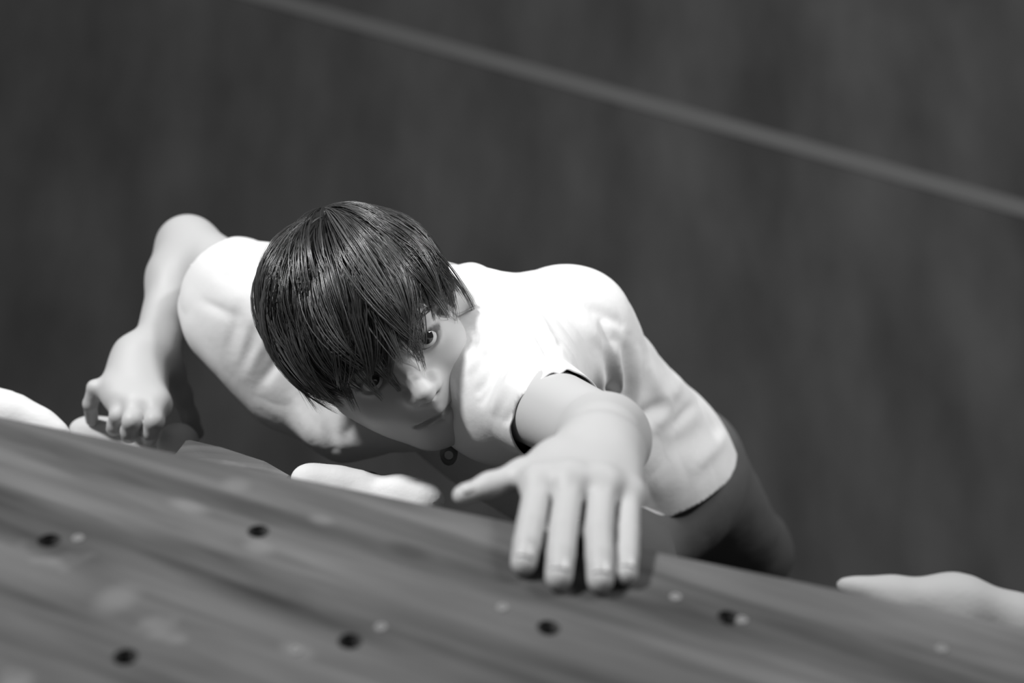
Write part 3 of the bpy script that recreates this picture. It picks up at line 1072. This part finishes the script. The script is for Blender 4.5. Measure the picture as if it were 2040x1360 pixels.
# hair -------------------------------------------------------------------
SC = np.array([0, .032, -.012]); SR = np.array([.0755, .0815, .0935])
def ray_local(u, v):
    o = (np.zeros(3) - HC) @ HR.T - SC
    d_ = nrm(J(u, v, 1.0)) @ HR.T
    o2, d2 = o / SR, d_ / SR
    A = d2 @ d2; B = o2 @ d2; C = o2 @ o2 - 1
    disc = B * B - A * C
    if disc < 0:
        t = -B / A
    else:
        t = (-B - math.sqrt(disc)) / A
    return nrm(o2 + d2 * t)
WH = ray_local(652, 432)          # the crown whorl, on the unit scalp
wx = nrm(np.cross(WH, [0.2, .1, .97])); wy = np.cross(WH, wx)
def scalp_dir(th, ph):
    return math.cos(ph) * WH + math.sin(ph) * (math.cos(th) * wx + math.sin(th) * wy)
def hairline(n):
    """n unit direction on the scalp; >0 inside hair"""
    x, y, z = n
    az = math.atan2(x, z)                        # 0 = front
    a_ = abs(az)
    if a_ < .75:  lim = -.42 + (.16 if az > .16 else 0)
    elif a_ < 1.2: lim = -.50
    elif a_ < 1.75: lim = -.74
    else: lim = -.95
    return y - lim
def phi_end(th):
    p = .3
    while p < 2.9 and hairline(scalp_dir(th, p)) > 0:
        p += .03
    return p
TH = np.linspace(0, 2 * math.pi, 181)
PE = np.array([phi_end(t) for t in TH])
for _ in range(2):
    PE[:-1] = (np.roll(PE[:-1], 1) + PE[:-1] * 2 + np.roll(PE[:-1], -1)) / 4; PE[-1] = PE[0]
def pend(th): return np.interp(th % (2 * math.pi), TH, PE)
HV, HFc = [], []
# dark base under the strands
n_t, n_p = 90, 26
for i in range(n_t):
    th = 2 * math.pi * i / n_t
    for j in range(n_p + 1):
        ph = pend(th) * .93 * j / n_p
        p = SC + SR * scalp_dir(th, ph) * (1.01 + .02 * math.sin(th * 9 + ph * 3))
        HV.append(HC + p @ HR)
for i in range(n_t):
    k = (i + 1) % n_t
    for j in range(n_p):
        HFc.append((i * (n_p + 1) + j, i * (n_p + 1) + j + 1, k * (n_p + 1) + j + 1, k * (n_p + 1) + j))
hair_base_n = len(HV)
TONE = [0.0] * hair_base_n
GRAV = np.array([0, math.cos(PITCH), math.sin(PITCH)])     # gravity in right/down/depth
SEG = 11
def strand(th0, ph0, ph1, bend, lift0, lift1, wid, flick):
    pts = []
    for i in range(SEG + 1):
        s = i / SEG
        ph = ph0 + (ph1 - ph0) * s
        th = th0 + bend * s * s
        lf = 1.052 + lift0 * math.sin(math.pi * min(1, s * .85 + .15)) + lift1 * s ** 3
        pts.append(SC + SR * scalp_dir(th, ph) * lf + flick * s ** 3)
    pts = [HC + p @ HR for p in pts]
    b0 = len(HV)
    for i, p in enumerate(pts):
        t = nrm(pts[min(i + 1, SEG)] - pts[max(i - 1, 0)])
        out = nrm(p - HC - SC @ HR); sd = nrm(np.cross(t, out)); up = np.cross(sd, t)
        s = i / SEG
        r = wid * (.55 + .45 * math.sin(math.pi * min(1, s * 1.2 + .15) * .5)) * (1 - max(0, (s - .6) / .4) ** 1.6 * .9)
        for k in range(3):
            a_ = 2 * math.pi * k / 3 + math.pi / 2
            HV.append(p + sd * math.cos(a_) * r * 1.5 + up * math.sin(a_) * r * .7)
    for i in range(SEG):
        for k in range(3):
            k2 = (k + 1) % 3
            HFc.append((b0 + i * 3 + k, b0 + i * 3 + k2, b0 + (i + 1) * 3 + k2, b0 + (i + 1) * 3 + k))
NCL = 340
for c in range(NCL):
    th = rng.uniform(0, 2 * math.pi)
    pe = pend(th)
    ln = rng.uniform(.95, 1.45)
    e_ = pe * rng.uniform(.90, 1.03) if rng.random() < .55 else rng.uniform(.6, 1) * pe
    p0 = max(.02, e_ - ln)
    bend = rng.normal(.10, .22)
    l0 = rng.uniform(.02, .16); l1 = rng.normal(.04, .06)
    fl = rng.normal(0, .008, 3)
    ct = rng.uniform(0, 1) ** 2
    nst = int(rng.integers(12, 22))
    for s in range(nst):
        dt = rng.normal(0, .075) / max(.35, math.sin(min(p0 + .5, 1.5)))
        strand(th + dt, max(.01, p0 + rng.normal(0, .06)), e_ + rng.normal(0, .035), bend - dt * .88,
               l0 + rng.normal(0, .008), l1 + rng.normal(0, .008), rng.uniform(.00026, .0005), fl + rng.normal(0, .0012, 3))
        TONE += [ct * .7 + rng.uniform(0, .3)] * (3 * (SEG + 1))
hair_o = link_mesh('hair', HV, HFc, M_hair, person)
ha = hair_o.data.attributes.new('tone', 'FLOAT', 'POINT')
if len(hair_o.data.vertices) == len(TONE):
    ha.data.foreach_set('value', np.array(TONE, np.float32))
hair_o['label'] = 'short dark straight hair with a swept fringe'
print('hair', len(HV), round(time.time() - T0, 1))

# necklace
pc = J(894, 902, 1.335)
def tube(pts, r, n=8):
    V, F = [], []
    for i, p in enumerate(pts):
        t = nrm(pts[min(i + 1, len(pts) - 1)] - pts[max(i - 1, 0)])
        x = nrm(np.cross(t, [.3, .2, .93])); y = np.cross(t, x)
        for k in range(n):
            a_ = 2 * math.pi * k / n
            V.append(p + (x * math.cos(a_) + y * math.sin(a_)) * r)
    for i in range(len(pts) - 1):
        for k in range(n):
            k2 = (k + 1) % n
            F.append((i * n + k, i * n + k2, (i + 1) * n + k2, (i + 1) * n + k))
    return V, F
cpts = []
for t in np.linspace(0, 1, 24):
    a_, b_ = hp(-.046, -.075, -.02), hp(.046, -.075, -.02)
    k0 = pc + np.array([0, -.012, 0])
    cpts.append((1 - t) ** 2 * a_ + 2 * t * (1 - t) * (2 * k0 - (a_ + b_) / 2) + t * t * b_)
V, F = tube(cpts, .0011)
neck_o = link_mesh('necklace_cord', V, F, M_cord, person)
def pend_f(P):
    d = ell(P, pc, (.0085, .0120, .0035))
    d = smin(d, rc(P, pc + np.array([0, -.012, 0]), pc, .003, .004), .004)
    return smax(d, -(np.linalg.norm((P - pc - np.array([0, .002, -.002]))[:, :2], axis=1) - .0042), .001)
V, F = surface(pend_f, pc - .03, pc + .03, .0012)
link_mesh('pendant', V, F, M_pend, neck_o)

# eyebrows
for s in (-1, 1):
    V, F = [], []
    for i in range(70):
        t = rng.random()
        x = s * (.013 + .036 * t); y = .0195 + .004 * math.sin(t * 2.6) + rng.normal(0, .0014)
        base_ = np.array([x, y, .0835 - .012 * t ** 2 - .004 * t])
        # snap to skin
        P = (HC + base_ @ HR)[None]
        for _ in range(3):
            P = P - body(P)[:, None] * grad(body, P)
        p = P[0]; n = grad(body, P)[0]
        dr = nrm(HL * s * .9 + HU * (.5 - .7 * t)); dr = nrm(dr - n * (dr @ n)); sd = np.cross(dr, n)
        b0 = len(V)
        V += [p - sd * .0004, p + sd * .0004, p + dr * .004 + n * .0012 + sd * .0003, p + dr * .004 + n * .0012 - sd * .0003, p + dr * .0075 + n * .0008]
        F += [(b0, b0 + 1, b0 + 2, b0 + 3), (b0 + 3, b0 + 2, b0 + 4)]
    link_mesh('eyebrow', V, F, M_hair, person)['kind'] = 'stuff'
gl = (Vb - E0) @ LN; gu = (Vb - E0) @ NW
ins = (gl < 0) & (gu < 0)
print('inside walls:', ins.sum(), 'min', np.minimum(gl, 9).min(), np.maximum(gl, gu).min())
print('done', round(time.time() - T0, 1))
